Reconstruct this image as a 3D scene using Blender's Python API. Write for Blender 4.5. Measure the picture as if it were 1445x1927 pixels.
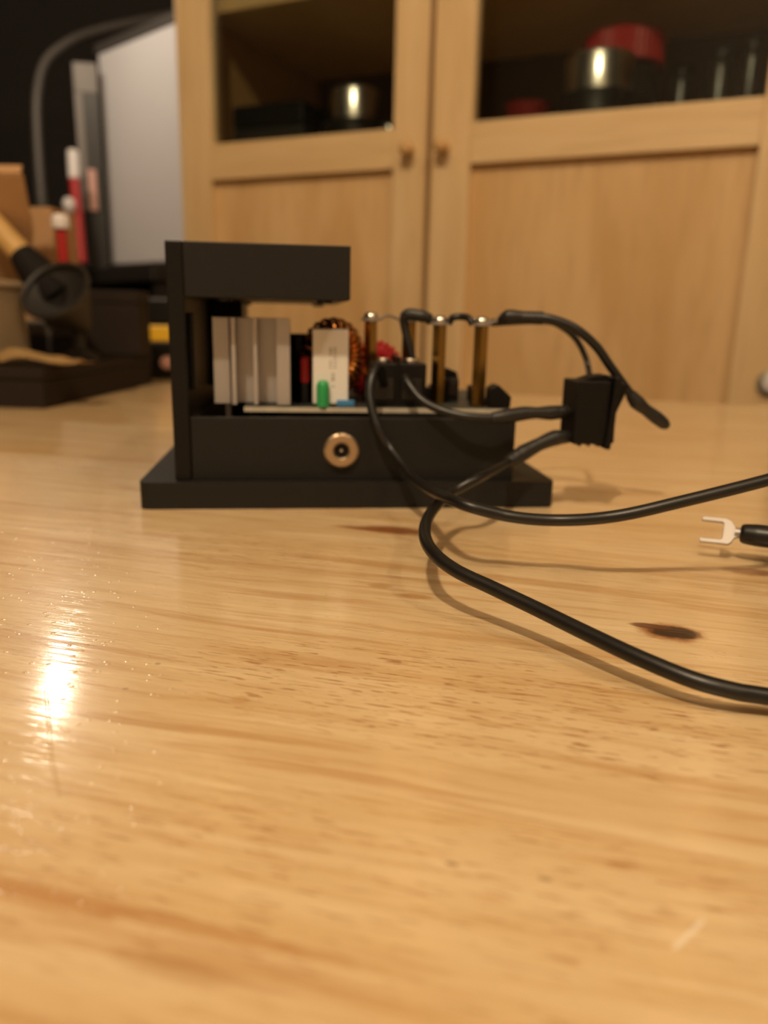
import bpy, bmesh, math, random
from mathutils import Vector, Matrix
random.seed(7)
for o in list(bpy.data.objects): bpy.data.objects.remove(o)
S = bpy.context.scene
COL = S.collection
# ------------------------------------------------------------------ camera
F, CX, CY = 1447.0, 722.5, 963.5          # focal length in pixels of the 1445x1927 frame
TH = math.atan(.254)
HC = .056
cam_d = bpy.data.cameras.new('camera'); cam = bpy.data.objects.new('camera', cam_d); COL.objects.link(cam)
RM = Matrix.Rotation(math.pi/2-TH, 3, 'X') @ Matrix.Rotation(.0213, 3, 'Z')
CP = Vector((0, 0, HC))
cam.matrix_world = Matrix.Translation(CP) @ RM.to_4x4()
cam_d.sensor_fit = 'VERTICAL'; cam_d.sensor_height = 36; cam_d.lens = F/1927*36
cam_d.clip_start = .002; cam_d.clip_end = 30
cam_d.dof.use_dof = True; cam_d.dof.focus_distance = .142; cam_d.dof.aperture_fstop = 13.5
S.camera = cam
# ------------------------------------------------------------------ light and exposure
W = bpy.data.worlds.new('world'); S.world = W; W.use_nodes = True
W.node_tree.nodes['Background'].inputs[0].default_value = (1, .72, .45, 1)
W.node_tree.nodes['Background'].inputs[1].default_value = .03
def lamp(name, loc, power, radius, col=(1, .79, .53)):
    d = bpy.data.lights.new(name, 'POINT'); d.energy = power; d.shadow_soft_size = radius; d.color = col
    o = bpy.data.objects.new(name, d); o.location = loc; COL.objects.link(o); return o
lamp('ceiling_bulb', (-.28, -.66, 1.36), 62, .04)
lamp('ceiling_bulb', (.75, -.55, 1.35), 15, .03)
lamp('hanging_bulb', (-.593, 1.290, .609), 2.7, .013, (1, .86, .66))
S.view_settings.view_transform = 'Standard'; S.view_settings.look = 'None'
S.view_settings.gamma = 1; S.view_settings.use_curve_mapping = False
S.view_settings.exposure = 0
# ------------------------------------------------------------------ measuring helpers (photo pixel -> point in the room)
def ray(px, py): return RM @ Vector(((px-CX)/F, -(py-CY)/F, -1))
def at(px, py, Z): return CP + ray(px, py)*Z
def onz(px, py, z=0):
    d = ray(px, py); return CP + d*((z-HC)/d.z)
DEV_O = onz(262, 959); DEV_A = math.atan(.11)
DX = Vector((math.cos(DEV_A), math.sin(DEV_A), 0)); DY = Vector((-math.sin(DEV_A), math.cos(DEV_A), 0))
def dvp(px, py, y):
    d = ray(px, py); t = ((DEV_O+DY*y/1000-CP).dot(DY))/d.dot(DY); return CP + d*t
def dvl(px, py, y):                        # device coordinates in mm
    w = dvp(px, py, y)-DEV_O; return Vector((w.dot(DX)*1000, w.dot(DY)*1000, w.z*1000))
def dw(x, y, z): return DEV_O + DX*x/1000 + DY*y/1000 + Vector((0, 0, z/1000))
def zat(P, py):                              # height above P at which pixel row py is reached
    lo, hi = -.1, .6
    for _ in range(40):
        mid = (lo+hi)/2; q = RM.transposed() @ (Vector((P.x, P.y, mid))-CP); y = CY-F*q.y/-q.z
        if y > py: lo = mid
        else: hi = mid
    return lo
# ------------------------------------------------------------------ mesh helpers
class MB:
    def __init__(s, k=1.0): s.bm = bmesh.new(); s.k = k; s.smooth = False
    def _merge(s, t, mtx=None):
        if mtx is not None: bmesh.ops.transform(t, matrix=mtx, verts=t.verts)
        me = bpy.data.meshes.new('t'); t.to_mesh(me); t.free(); s.bm.from_mesh(me); bpy.data.meshes.remove(me)
    def box(s, x0, x1, y0, y1, z0, z1, bev=0, seg=2, mtx=None, axis=None):
        t = bmesh.new(); bmesh.ops.create_cube(t, size=1)
        for v in t.verts: v.co = Vector(((x0+x1)/2+v.co.x*(x1-x0), (y0+y1)/2+v.co.y*(y1-y0), (z0+z1)/2+v.co.z*(z1-z0)))
        if bev:
            es = t.edges[:]
            if axis is not None: es = [e for e in es if abs((e.verts[0].co-e.verts[1].co).normalized()[axis]) > .9]
            bmesh.ops.bevel(t, geom=es, offset=bev, segments=seg, affect='EDGES', profile=.5)
        s._merge(t, mtx); return s
    def prism(s, pts, z0, z1, mtx=None, bev=0):
        t = bmesh.new(); vs = [t.verts.new((x, y, z0)) for x, y in pts]; f = t.faces.new(vs)
        r = bmesh.ops.extrude_face_region(t, geom=[f])
        for v in [g for g in r['geom'] if isinstance(g, bmesh.types.BMVert)]: v.co.z = z1
        bmesh.ops.recalc_face_normals(t, faces=t.faces)
        if bev: bmesh.ops.bevel(t, geom=t.edges[:], offset=bev, segments=2, affect='EDGES', profile=.5)
        s._merge(t, mtx); return s
    def lathe(s, prof, n=28, mtx=None, ang=0):
        t = bmesh.new(); rings = []
        for r, z in prof:
            if r < 1e-9: rings.append([t.verts.new((0, 0, z))])
            else: rings.append([t.verts.new((r*math.cos(2*math.pi*i/n+ang), r*math.sin(2*math.pi*i/n+ang), z)) for i in range(n)])
        for a, b in zip(rings, rings[1:]):
            for i in range(n):
                j = (i+1) % n
                q = [a[0] if len(a) == 1 else a[i], a[0] if len(a) == 1 else a[j], b[0] if len(b) == 1 else b[j], b[0] if len(b) == 1 else b[i]]
                u = []
                for v in q:
                    if v not in u: u.append(v)
                if len(u) > 2: t.faces.new(u)
        bmesh.ops.recalc_face_normals(t, faces=t.faces)
        s._merge(t, mtx); s.smooth = n > 8; return s
    def tube(s, pts, rad, n=14, cap=True):
        pts = [Vector(p) for p in pts]; m = len(pts)
        rad = rad if isinstance(rad, (list, tuple)) else [rad]*m
        t = bmesh.new(); rings = []; up = None
        for i, p in enumerate(pts):
            tg = (pts[min(i+1, m-1)]-pts[max(i-1, 0)]).normalized()
            if up is None: up = tg.orthogonal().normalized()
            up = (up-tg*up.dot(tg)).normalized(); sd = tg.cross(up)
            rings.append([t.verts.new(p+(up*math.cos(2*math.pi*k/n)+sd*math.sin(2*math.pi*k/n))*rad[i]) for k in range(n)])
        for a, b in zip(rings, rings[1:]):
            for k in range(n): t.faces.new((a[k], a[(k+1) % n], b[(k+1) % n], b[k]))
        if cap: t.faces.new(rings[0][::-1]); t.faces.new(rings[-1])
        bmesh.ops.recalc_face_normals(t, faces=t.faces)
        s._merge(t); s.smooth = True; return s
    def build(s, name, mat, parent=None, loc=None, mtx=None, smooth=None):
        if s.k != 1.0: bmesh.ops.scale(s.bm, vec=(s.k,)*3, verts=s.bm.verts)
        me = bpy.data.meshes.new(name); s.bm.to_mesh(me); s.bm.free()
        if smooth if smooth is not None else s.smooth:
            me.polygons.foreach_set('use_smooth', [True]*len(me.polygons))
            try: me.set_sharp_from_angle(angle=math.radians(38))
            except Exception: pass
        me.materials.append(mat)
        o = bpy.data.objects.new(name, me); COL.objects.link(o)
        if parent is not None: o.parent = parent
        if mtx is not None: o.matrix_local = mtx
        elif loc is not None: o.location = loc
        return o
def spline(pts, sub=8, rad=None):
    pts = [Vector(p) for p in pts]; out = []; ro = []
    for i in range(len(pts)-1):
        p0 = pts[max(i-1, 0)]; p1 = pts[i]; p2 = pts[i+1]; p3 = pts[min(i+2, len(pts)-1)]
        for k in range(sub):
            t = k/sub
            out.append(.5*((2*p1)+(p2-p0)*t+(2*p0-5*p1+4*p2-p3)*t*t+(3*p1-p0-3*p2+p3)*t**3))
            if rad: ro.append(rad[i]*(1-t)+rad[i+1]*t)
    out.append(pts[-1])
    if rad: ro.append(rad[-1]); return out, ro
    return out
def tag(o, label=None, cat=None, group=None, kind=None):
    if label: o['label'] = label
    if cat: o['category'] = cat
    if group: o['group'] = group
    if kind: o['kind'] = kind
    return o
def empty(name, loc=(0, 0, 0), rz=0, label=None, cat=None, group=None):
    o = bpy.data.objects.new(name, None); COL.objects.link(o); o.location = loc; o.rotation_euler.z = rz
    o.empty_display_size = .01
    return tag(o, label, cat, group)
def align(p, d, up=(0, 0, 1)):              # matrix at p whose Z axis points along d
    return Matrix.Translation(p) @ Vector(d).to_track_quat('Z', 'Y').to_matrix().to_4x4()
# ------------------------------------------------------------------ materials
def node(nt, t, **kw):
    n = nt.nodes.new(t)
    for k, v in kw.items(): setattr(n, k, v)
    return n
def setin(n, **kw):
    for k, v in kw.items(): n.inputs[k.replace('_', ' ')].default_value = v
def mat(name, col, rough=.5, metal=0, var=.0, vscale=200, bump=0, bscale=800, **kw):
    m = bpy.data.materials.new(name); m.use_nodes = True; nt = m.node_tree; p = nt.nodes['Principled BSDF']
    p.inputs['Base Color'].default_value = (*col, 1); p.inputs['Roughness'].default_value = rough; p.inputs['Metallic'].default_value = metal
    for k, v in kw.items(): p.inputs[k].default_value = v
    tc = node(nt, 'ShaderNodeTexCoord')
    if var:
        nz = node(nt, 'ShaderNodeTexNoise'); setin(nz, Scale=vscale, Detail=4); nt.links.new(tc.outputs['Object'], nz.inputs['Vector'])
        mx = node(nt, 'ShaderNodeMixRGB'); mx.inputs[1].default_value = (*[c*(1-var) for c in col], 1); mx.inputs[2].default_value = (*[min(1, c*(1+var)) for c in col], 1)
        nt.links.new(nz.outputs['Fac'], mx.inputs[0]); nt.links.new(mx.outputs[0], p.inputs['Base Color'])
    if bump:
        nb = node(nt, 'ShaderNodeTexNoise'); setin(nb, Scale=bscale, Detail=3); nt.links.new(tc.outputs['Object'], nb.inputs['Vector'])
        bp = node(nt, 'ShaderNodeBump'); setin(bp, Strength=bump, Distance=.0004); nt.links.new(nb.outputs['Fac'], bp.inputs['Height']); nt.links.new(bp.outputs[0], p.inputs['Normal'])
    return m
class NG:                                    # tiny expression helper over shader nodes
    def __init__(s, nt): s.nt = nt
    def m(s, op, a, b=None, c=None, clamp=False):
        n = node(s.nt, 'ShaderNodeMath', operation=op, use_clamp=clamp)
        for i, v in enumerate((a, b, c)):
            if v is None: continue
            if isinstance(v, (int, float)): n.inputs[i].default_value = v
            else: s.nt.links.new(v, n.inputs[i])
        return n.outputs[0]
    def xyz(s, x, y, z=0.0):
        n = node(s.nt, 'ShaderNodeCombineXYZ')
        for i, v in enumerate((x, y, z)):
            if isinstance(v, (int, float)): n.inputs[i].default_value = v
            else: s.nt.links.new(v, n.inputs[i])
        return n.outputs[0]
    def noise(s, vec, scale=1, detail=3, rough=.5, dist=0):
        n = node(s.nt, 'ShaderNodeTexNoise'); setin(n, Scale=scale, Detail=detail, Roughness=rough, Distortion=dist); s.nt.links.new(vec, n.inputs['Vector']); return n.outputs['Fac']
    def ramp(s, v, a, b, lo=0.0, hi=1.0):
        n = node(s.nt, 'ShaderNodeMapRange', interpolation_type='SMOOTHSTEP'); s.nt.links.new(v, n.inputs[0])
        for i, q in enumerate((a, b, lo, hi)): n.inputs[i+1].default_value = q
        return n.outputs[0]
    def mix(s, f, a, b, mode='MIX'):
        n = node(s.nt, 'ShaderNodeMixRGB', blend_type=mode)
        for i, v in enumerate((f, a, b)):
            if isinstance(v, (int, float)): n.inputs[i].default_value = v
            elif isinstance(v, tuple): n.inputs[i].default_value = (*v, 1)
            else: s.nt.links.new(v, n.inputs[i])
        return n.outputs[0]
GA = math.atan(.26)                           # direction of the table's grain
def uv_of(p): return (p.x*math.cos(GA)-p.y*math.sin(GA), p.x*math.sin(GA)+p.y*math.cos(GA))
def table_wood():
    m = bpy.data.materials.new('table_wood'); m.use_nodes = True; nt = m.node_tree; p = nt.nodes['Principled BSDF']; g = NG(nt)
    geo = node(nt, 'ShaderNodeNewGeometry'); rot = node(nt, 'ShaderNodeVectorRotate', rotation_type='Z_AXIS'); rot.inputs['Angle'].default_value = GA
    nt.links.new(geo.outputs['Position'], rot.inputs['Vector']); sp = node(nt, 'ShaderNodeSeparateXYZ'); nt.links.new(rot.outputs[0], sp.inputs[0])
    u, v = sp.outputs[0], sp.outputs[1]
    oi = node(nt, 'ShaderNodeObjectInfo'); rnd = oi.outputs['Random']
    off = g.m('MULTIPLY', rnd, 7.0)
    wob = g.m('MULTIPLY', g.m('SUBTRACT', g.noise(g.xyz(g.m('MULTIPLY', u, 9.0), g.m('MULTIPLY', v, 14.0), off), 1, 2), .5), .012)
    vw = g.m('ADD', v, wob)
    def st(fu, fv, detail=3, rough=.5, vv=None):
        return g.noise(g.xyz(g.m('MULTIPLY', u, fu), g.m('MULTIPLY', vv or vw, fv), off), 1, detail, rough)
    streak = st(15, 260, 4, .62); broad = st(14, 55, 4, .6); fine = st(40, 900, 3, .6)
    pmask = g.m('MULTIPLY', g.ramp(st(9, 26, 2), .50, .64), .6)
    cu, cv = uv_of(onz(900, 1320)); pd = g.m('ADD', g.m('POWER', g.m('ABSOLUTE', g.m('DIVIDE', g.m('SUBTRACT', u, cu), .052)), 2.0), g.m('POWER', g.m('ABSOLUTE', g.m('DIVIDE', g.m('SUBTRACT', v, cv), .016)), 2.0))
    pmask = g.m('MAXIMUM', pmask, g.ramp(pd, 1.5, .4))
    pores = g.m('MULTIPLY', g.ramp(st(210, 1900, 2, .5, v), .585, .655), g.m('ADD', g.m('MULTIPLY', pmask, .85), .10), clamp=True)
    pores2 = g.m('MULTIPLY', g.ramp(st(75, 620, 2, .5, v), .63, .76), .4)
    col = g.mix(g.ramp(broad, .3, .7), (.80, .605, .355), (.70, .485, .245))
    col = g.mix(g.m('MULTIPLY', g.ramp(streak, .49, .70), .72), col, (.55, .31, .12))
    col = g.mix(g.m('MULTIPLY', g.ramp(streak, .48, .25), .6), col, (.88, .69, .42))
    col = g.mix(g.m('MULTIPLY', g.ramp(fine, .5, .72), .36), col, (.52, .28, .09))
    col = g.mix(g.m('MULTIPLY', g.m('SUBTRACT', rnd, .5), .22, clamp=True), col, (.55, .29, .09))
    col = g.mix(pores2, col, (.50, .24, .07))
    col = g.mix(g.m('MULTIPLY', pores, .75), col, (.33, .115, .02))
    # knots, a burn mark and resin flecks, each where it lies on the table
    def spot(px, py, ru, rv, c, soft=.5, amp=.9, skew=0.0):
        nonlocal col
        u0, v0 = uv_of(onz(px, py)); du = g.m('SUBTRACT', u, u0); dv = g.m('SUBTRACT', v, v0)
        if skew: dv = g.m('SUBTRACT', dv, g.m('MULTIPLY', du, skew))
        nz = g.m('MULTIPLY', g.m('SUBTRACT', g.noise(g.xyz(g.m('MULTIPLY', u, 500.0), g.m('MULTIPLY', v, 500.0)), 1, 3), .5), .9)
        d = g.m('ADD', g.m('ADD', g.m('POWER', g.m('ABSOLUTE', g.m('DIVIDE', du, ru)), 2.0), g.m('POWER', g.m('ABSOLUTE', g.m('DIVIDE', dv, rv)), 2.0)), nz)
        col = g.mix(g.m('MULTIPLY', g.ramp(d, 1+soft, 1-soft), amp), col, c)
    spot(1262, 1190, .0056, .0042, (.36, .12, .025), .6, .9); spot(1268, 1190, .0045, .0030, (.032, .012, .006), .4, .97)
    spot(1222, 1178, .0036, .0013, (.12, .035, .01), .5, .9)
    spot(745, 998, .009, .0035, (.22, .06, .012), .7, .85); spot(700, 996, .010, .002, (.3, .10, .02), .7, .8)
    spot(1412, 1076, .006, .0028, (.22, .07, .02), .8, .8); spot(716, 1102, .0026, .0016, (.46, .22, .07), .8, .6)
    spot(780, 1122, .0035, .0014, (.46, .20, .05), .8, .65); spot(452, 1317, .0013, .0011, (.52, .28, .10), .8, .5)
    spot(297, 1249, .0005, .0004, (.3, .18, .09), .6, .6); spot(236, 1296, .0005, .0004, (.35, .2, .09), .6, .6)
    spot(850, 1626, .0007, .0003, (.3, .16, .08), .5, .7); spot(1025, 1654, .0008, .0003, (.3, .17, .09), .5, .7)
    spot(250, 1718, .024, .0010, (.50, .24, .07), .8, .6); spot(60, 1690, .010, .0012, (.52, .25, .07), .8, .5); spot(330, 1822, .006, .0012, (.45, .24, .09), .8, .5)
    # two old scratches
    def scratch(pts, wd, c, amp):
        nonlocal col
        q = [onz(*a) for a in pts]
        best = None
        gp = node(nt, 'ShaderNodeSeparateXYZ'); nt.links.new(geo.outputs['Position'], gp.inputs[0])
        for a, b in zip(q, q[1:]):
            d = b-a; L2 = d.length_squared
            ax = g.m('SUBTRACT', gp.outputs[0], a.x); ay = g.m('SUBTRACT', gp.outputs[1], a.y)
            t = g.m('DIVIDE', g.m('ADD', g.m('MULTIPLY', ax, d.x), g.m('MULTIPLY', ay, d.y)), L2, clamp=True)
            t.node.use_clamp = True
            ex = g.m('SUBTRACT', ax, g.m('MULTIPLY', t, d.x)); ey = g.m('SUBTRACT', ay, g.m('MULTIPLY', t, d.y))
            dd = g.m('SQRT', g.m('ADD', g.m('MULTIPLY', ex, ex), g.m('MULTIPLY', ey, ey)))
            best = dd if best is None else g.m('MINIMUM', best, dd)
        f = g.m('MULTIPLY', g.ramp(best, wd, wd*.4), amp); col = g.mix(f, col, c); return f
    s1 = scratch([(86, 1300), (92, 1370), (98, 1430), (112, 1500)], .00032, (.60, .40, .19), .5)
    s2 = scratch([(1270, 1783), (1300, 1755), (1322, 1733)], .00035, (.93, .82, .66), .7)
    nt.links.new(col, p.inputs['Base Color'])
    # varnish: fine orange peel, dust specks and open pores
    vo = node(nt, 'ShaderNodeTexVoronoi'); vo.inputs['Scale'].default_value = 420; nt.links.new(geo.outputs['Position'], vo.inputs['Vector'])
    dust = g.ramp(vo.outputs['Distance'], .20, .05)
    wav = g.noise(g.xyz(g.m('MULTIPLY', u, 45.0), g.m('MULTIPLY', v, 520.0)), 1, 3, .6)
    mic = g.noise(geo.outputs['Position'], 2600, 2)
    h = g.m('ADD', g.m('ADD', g.m('MULTIPLY', wav, 1.0), g.m('MULTIPLY', mic, .06)), g.m('SUBTRACT', g.m('MULTIPLY', dust, .6), g.m('ADD', g.m('MULTIPLY', pores, .3), g.m('MULTIPLY', s1, .8))))
    bp = node(nt, 'ShaderNodeBump'); setin(bp, Strength=.30, Distance=.00022); nt.links.new(h, bp.inputs['Height']); nt.links.new(bp.outputs[0], p.inputs['Normal'])
    nt.links.new(g.m('ADD', .26, g.m('MULTIPLY', g.noise(geo.outputs['Position'], 90, 3), .12)), p.inputs['Roughness'])
    setin(p, **{'Specular_IOR_Level': .4, 'Coat_Weight': .8, 'Coat_Roughness': .11}); nt.links.new(bp.outputs[0], p.inputs['Coat Normal'])
    return m
def plain_wood(name, light, dark, vert=True, fs=26, rough=.42):
    m = bpy.data.materials.new(name); m.use_nodes = True; nt = m.node_tree; p = nt.nodes['Principled BSDF']; g = NG(nt)
    tc = node(nt, 'ShaderNodeTexCoord'); sp = node(nt, 'ShaderNodeSeparateXYZ'); nt.links.new(tc.outputs['Object'], sp.inputs[0])
    oi = node(nt, 'ShaderNodeObjectInfo'); off = g.m('MULTIPLY', oi.outputs['Random'], 9.0)
    a, b = (sp.outputs[2], sp.outputs[0]) if vert else (sp.outputs[0], sp.outputs[2])
    n1 = g.noise(g.xyz(g.m('MULTIPLY', a, 3.0), g.m('MULTIPLY', b, fs), off), 1, 4, .55, .6); n2 = g.noise(g.xyz(g.m('MULTIPLY', a, 14.0), g.m('MULTIPLY', b, fs*7), off), 1, 3)
    c = g.mix(g.ramp(n1, .32, .70), light, dark); c = g.mix(g.m('MULTIPLY', g.ramp(n2, .5, .75), .3), c, tuple(x*.72 for x in dark))
    nt.links.new(c, p.inputs['Base Color']); p.inputs['Roughness'].default_value = rough
    return m
M = {}
M['table'] = table_wood()
M['leg'] = plain_wood('leg_wood', (.70, .48, .24), (.6, .38, .16))
M['frame_v'] = plain_wood('door_frame_wood', (.74, .54, .295), (.66, .455, .225))
M['frame_h'] = plain_wood('door_rail_wood', (.75, .55, .305), (.66, .455, .225), False)
M['panel'] = plain_wood('door_panel_wood', (.72, .485, .24), (.61, .375, .158), True, 17)
M['carcass'] = plain_wood('carcass_wood', (.55, .33, .14), (.44, .24, .09))
M['knobw'] = plain_wood('knob_wood', (.62, .38, .16), (.52, .29, .1))
def glass():
    m = bpy.data.materials.new('cabinet_glass'); m.use_nodes = True; nt = m.node_tree; nt.nodes.clear()
    out = node(nt, 'ShaderNodeOutputMaterial'); tr = node(nt, 'ShaderNodeBsdfTransparent'); tr.inputs[0].default_value = (.90, .92, .88, 1)
    gl = node(nt, 'ShaderNodeBsdfGlossy'); gl.inputs['Roughness'].default_value = .02; fr = node(nt, 'ShaderNodeFresnel'); fr.inputs[0].default_value = 1.45
    mx = node(nt, 'ShaderNodeMixShader'); nt.links.new(fr.outputs[0], mx.inputs[0]); nt.links.new(tr.outputs[0], mx.inputs[1]); nt.links.new(gl.outputs[0], mx.inputs[2]); nt.links.new(mx.outputs[0], out.inputs[0]); return m
M['glass'] = glass()
M['plastic'] = mat('black_printed_plastic', (.0135, .0125, .011), .5, var=.12, vscale=300, bump=.25, bscale=2500, **{'Specular IOR Level': .25})
M['plastic2'] = mat('black_moulded_plastic', (.006, .0052, .0045), .42, bump=.1, **{'Specular IOR Level': .25})
M['rubber'] = mat('black_cable_sheath', (.009, .0082, .0075), .38, bump=.05, bscale=900)
M['shrink'] = mat('black_heat_shrink', (.012, .011, .010), .46, bump=.6, bscale=700)
M['nickel'] = mat('nickel', (.78, .74, .68), .25, 1)
M['tin'] = mat('tinned_steel', (.42, .39, .37), .5, .75)
M['brass'] = mat('brass', (.50, .31, .085), .22, 1)
M['copperring'] = mat('copper_plated_flange', (.52, .385, .25), .34, .85)
M['alu'] = mat('brushed_aluminium', (.50, .47, .455), .46, .65, var=.06, vscale=120)
M['cement'] = mat('white_ceramic', (.80, .77, .72), .6, var=.03)
M['ink'] = mat('grey_ink', (.42, .38, .33), .7)
M['green'] = mat('green_plastic', (.03, .33, .10), .35, **{'Subsurface Weight': .0})
M['blue'] = mat('blue_plastic', (.05, .22, .45), .4)
M['red'] = mat('red_plastic', (.40, .014, .015), .45)
M['softblack'] = mat('matt_black_bristle', (.010, .008, .007), .75, **{'Specular IOR Level': .15})
M['darkred'] = mat('dark_red_glaze', (.22, .01, .012), .4)
M['copper'] = mat('enamelled_copper', (.80, .30, .06), .25, .85)
M['pcb'] = mat('circuit_board_face', (.03, .035, .03), .5)
M['pcbedge'] = mat('circuit_board_edge', (.55, .48, .37), .6, var=.2, vscale=400)
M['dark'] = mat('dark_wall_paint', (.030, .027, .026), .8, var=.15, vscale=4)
M['floor'] = plain_wood('floor_wood', (.16, .09, .045), (.11, .06, .03), False)
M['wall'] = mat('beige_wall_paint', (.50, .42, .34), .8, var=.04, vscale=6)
M['white'] = mat('white_board', (.66, .64, .67), .5, var=.04, vscale=5)
M['whitep'] = mat('white_plastic', (.72, .68, .68), .4)
M['greyp'] = mat('grey_white_card', (.20, .18, .17), .6)
M['grey'] = mat('grey_metal_tube', (.075, .066, .06), .55, .2)
M['darkbox'] = mat('dark_brown_card', (.019, .012, .008), .75, var=.15, vscale=60, **{'Specular IOR Level': .2})
M['darkbox2'] = mat('black_card', (.020, .016, .013), .6)
M['card'] = mat('cardboard', (.45, .26, .12), .8, var=.08, vscale=80)
M['beige'] = mat('beige_plastic', (.42, .32, .20), .6, var=.05, vscale=90)
M['paper'] = mat('kraft_paper', (.52, .34, .14), .8, var=.2, vscale=150)
M['yellow'] = mat('yellow_plastic', (.72, .42, .02), .45)
M['pink'] = mat('pink_label', (.70, .40, .34), .6)
M['handle'] = mat('varnished_handle', (.52, .32, .11), .4, var=.1, vscale=80)
M['chrome'] = mat('polished_steel', (.75, .73, .70), .26, 1)
M['smoke'] = mat('smoked_cup', (.022, .018, .013), .45)
M['darkglass'] = mat('dark_jar_glass', (.012, .010, .008), .28)
M['console'] = mat('black_console', (.020, .017, .015), .5)
M['disc'] = mat('pale_metal_disc', (.45, .44, .36), .35, .6)
# ================================================================== SETTING
FZ = -.75
def struct(name, mb, m): o = mb.build(name, m); o['kind'] = 'structure'; return o
struct('floor', MB().box(-2.6, 2.4, -2.0, 3.2, FZ-.05, FZ), M['floor'])
struct('ceiling', MB().box(-2.6, 2.4, -2.0, 3.2, 1.75, 1.8), M['wall'])
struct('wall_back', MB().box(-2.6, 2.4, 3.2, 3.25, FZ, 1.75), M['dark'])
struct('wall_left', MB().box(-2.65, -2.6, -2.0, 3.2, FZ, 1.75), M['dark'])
struct('wall_right', MB().box(2.4, 2.45, -2.0, 3.2, FZ, 1.75), M['wall'])
struct('wall_front', MB().box(-2.6, 2.4, -2.05, -2.0, FZ, 1.75), M['wall'])
# ================================================================== TABLE
tb = empty('dining_table', (0, 0, FZ), 0, 'light butcher block wooden table filling the foreground', 'table')
ROT = Matrix.Rotation(-GA, 4, 'Z')            # table frame (u, v) -> room
vrows = [-.215]
for w in (.046, .042, .045, .044): vrows.append(vrows[-1]+w)      # behind the camera
for a in ((0, 1655), (300, 1425), (600, 1232)): vrows.append(uv_of(onz(*a))[1])
vrows = sorted(vrows)
while vrows[-1] < .56: vrows.append(vrows[-1]+random.uniform(.038, .048))
vrows[-1] = .60
GAP = .00001
for r, (v0, v1) in enumerate(zip(vrows, vrows[1:])):
    u = -.85-random.uniform(0, .2)
    while u < .62:
        u1 = min(u+random.uniform(.26, .46), .66)
        if .66-u1 < .12: u1 = .66
        MB().box(max(u, -.85)+GAP, u1-GAP, v0+GAP, v1-GAP, -.028, 0).build('plank', M['table'], tb, mtx=Matrix.Translation((0, 0, -FZ)) @ ROT)
        u = u1
for (u, v) in ((-.80, -.17), (.60, -.17), (-.80, .55), (.60, .55)):
    MB().box(u-.03, u+.03, v-.03, v+.03, 0, .722, .004).build('leg', M['leg'], tb, mtx=ROT.copy())
MB().box(-.78, .58, -.19, -.17, .64, .722).box(-.78, .58, .55, .57, .64, .722).box(-.82, -.80, -.15, .53, .64, .722).box(.60, .62, -.15, .53, .64, .722).build('apron', M['leg'], tb, mtx=ROT.copy())
# ================================================================== CABINET
CB, CD = .46, 1.0; CA = math.atan(CB)
d_ = ray(340, 400); CO = CP + d_*(CD/(d_.y+CB*d_.x)); CO.z = FZ
cab = empty('glazed_cabinet', CO, -CA, 'tall maple cabinet with two doors glazed above wooden panels', 'cabinet')
CXV = Vector((math.cos(CA), -math.sin(CA), 0)); CYV = Vector((math.sin(CA), math.cos(CA), 0))
def cw(x, y, z): return Vector((CO.x, CO.y, 0))+CXV*x+CYV*y+Vector((0, 0, z))     # cabinet coordinates (m), z above the table
CW, CDP, CT = .775, .36, 1.05
B = -FZ
MB().box(.002, .020, .022, CDP, 0, CT+B, .001).build('side_panel', M['carcass'], cab)
MB().box(CW-.020, CW-.002, .022, CDP, 0, CT+B, .001).build('side_panel', M['carcass'], cab)
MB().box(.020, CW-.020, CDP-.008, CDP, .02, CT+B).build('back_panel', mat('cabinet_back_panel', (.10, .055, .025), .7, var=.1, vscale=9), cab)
MB().box(.0, CW, .0, CDP+.005, CT+B, CT+B+.022, .003).build('top_board', M['frame_h'], cab)
MB().box(.020, CW-.020, .06, CDP-.008, .06, .078).build('bottom_board', M['carcass'], cab)
MB().box(.020, CW-.020, .05, .07, 0, .06).build('plinth', M['carcass'], cab)
for z in (.246, .440, .74): MB().box(.020, CW-.020, .035, CDP-.008, z+B, z+B+.018, .001).build('shelf', M['frame_h'], cab)
MB().box(.3605, .3735, .0225, .05, .08, CT+B).build('centre_post', M['carcass'], cab)
def door(x0, x1, sl, sr, knob_x):
    dr = bpy.data.objects.new('door', None); COL.objects.link(dr); dr.parent = cab; dr.location = (x0, 0, 0); dr.empty_display_size = .01
    w = x1-x0; zb, zt = .085, CT+B-.004; T = .021
    MB().box(0, sl, 0, T, zb, zt, .0015).build('stile', M['frame_v'], dr)
    MB().box(w-sr, w, 0, T, zb, zt, .0015).build('stile', M['frame_v'], dr)
    MB().box(sl, w-sr, 0, T, .2285+B, .2735+B, .0015).build('middle_rail', M['frame_h'], dr)
    MB().box(sl, w-sr, 0, T, zb, zb+.07, .0015).build('bottom_rail', M['frame_h'], dr)
    MB().box(sl, w-sr, 0, T, zt-.06, zt, .0015).build('top_rail', M['frame_h'], dr)
    MB().box(sl-.004, w-sr+.004, .010, .018, zb+.066, .2325+B).build('wood_panel', M['panel'], dr)
    MB().box(sl-.004, w-sr+.004, .011, .015, .2695+B, zt-.056).build('glass_pane', M['glass'], dr)
    k = MB().lathe([(0, .022), (.005, .0217), (.0082, .019), (.009, .0155), (.0078, .012), (.0048, .009), (.0042, .004), (.006, .0), (0, -.001)], 20, align((knob_x-x0, -.0, .2475+B), (0, -1, 0))).build('knob', M['knobw'], dr)
    return dr
d1 = door(.003, .3637, .050, .0427, .3445)
d2 = door(.3705, .772, .0485, .0505, .3885)
hp = at(1450, 722, 1)-CP; tt = CD/(hp.y+CB*hp.x); hw = CP+hp*tt - Vector((CO.x, CO.y, 0))
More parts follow.
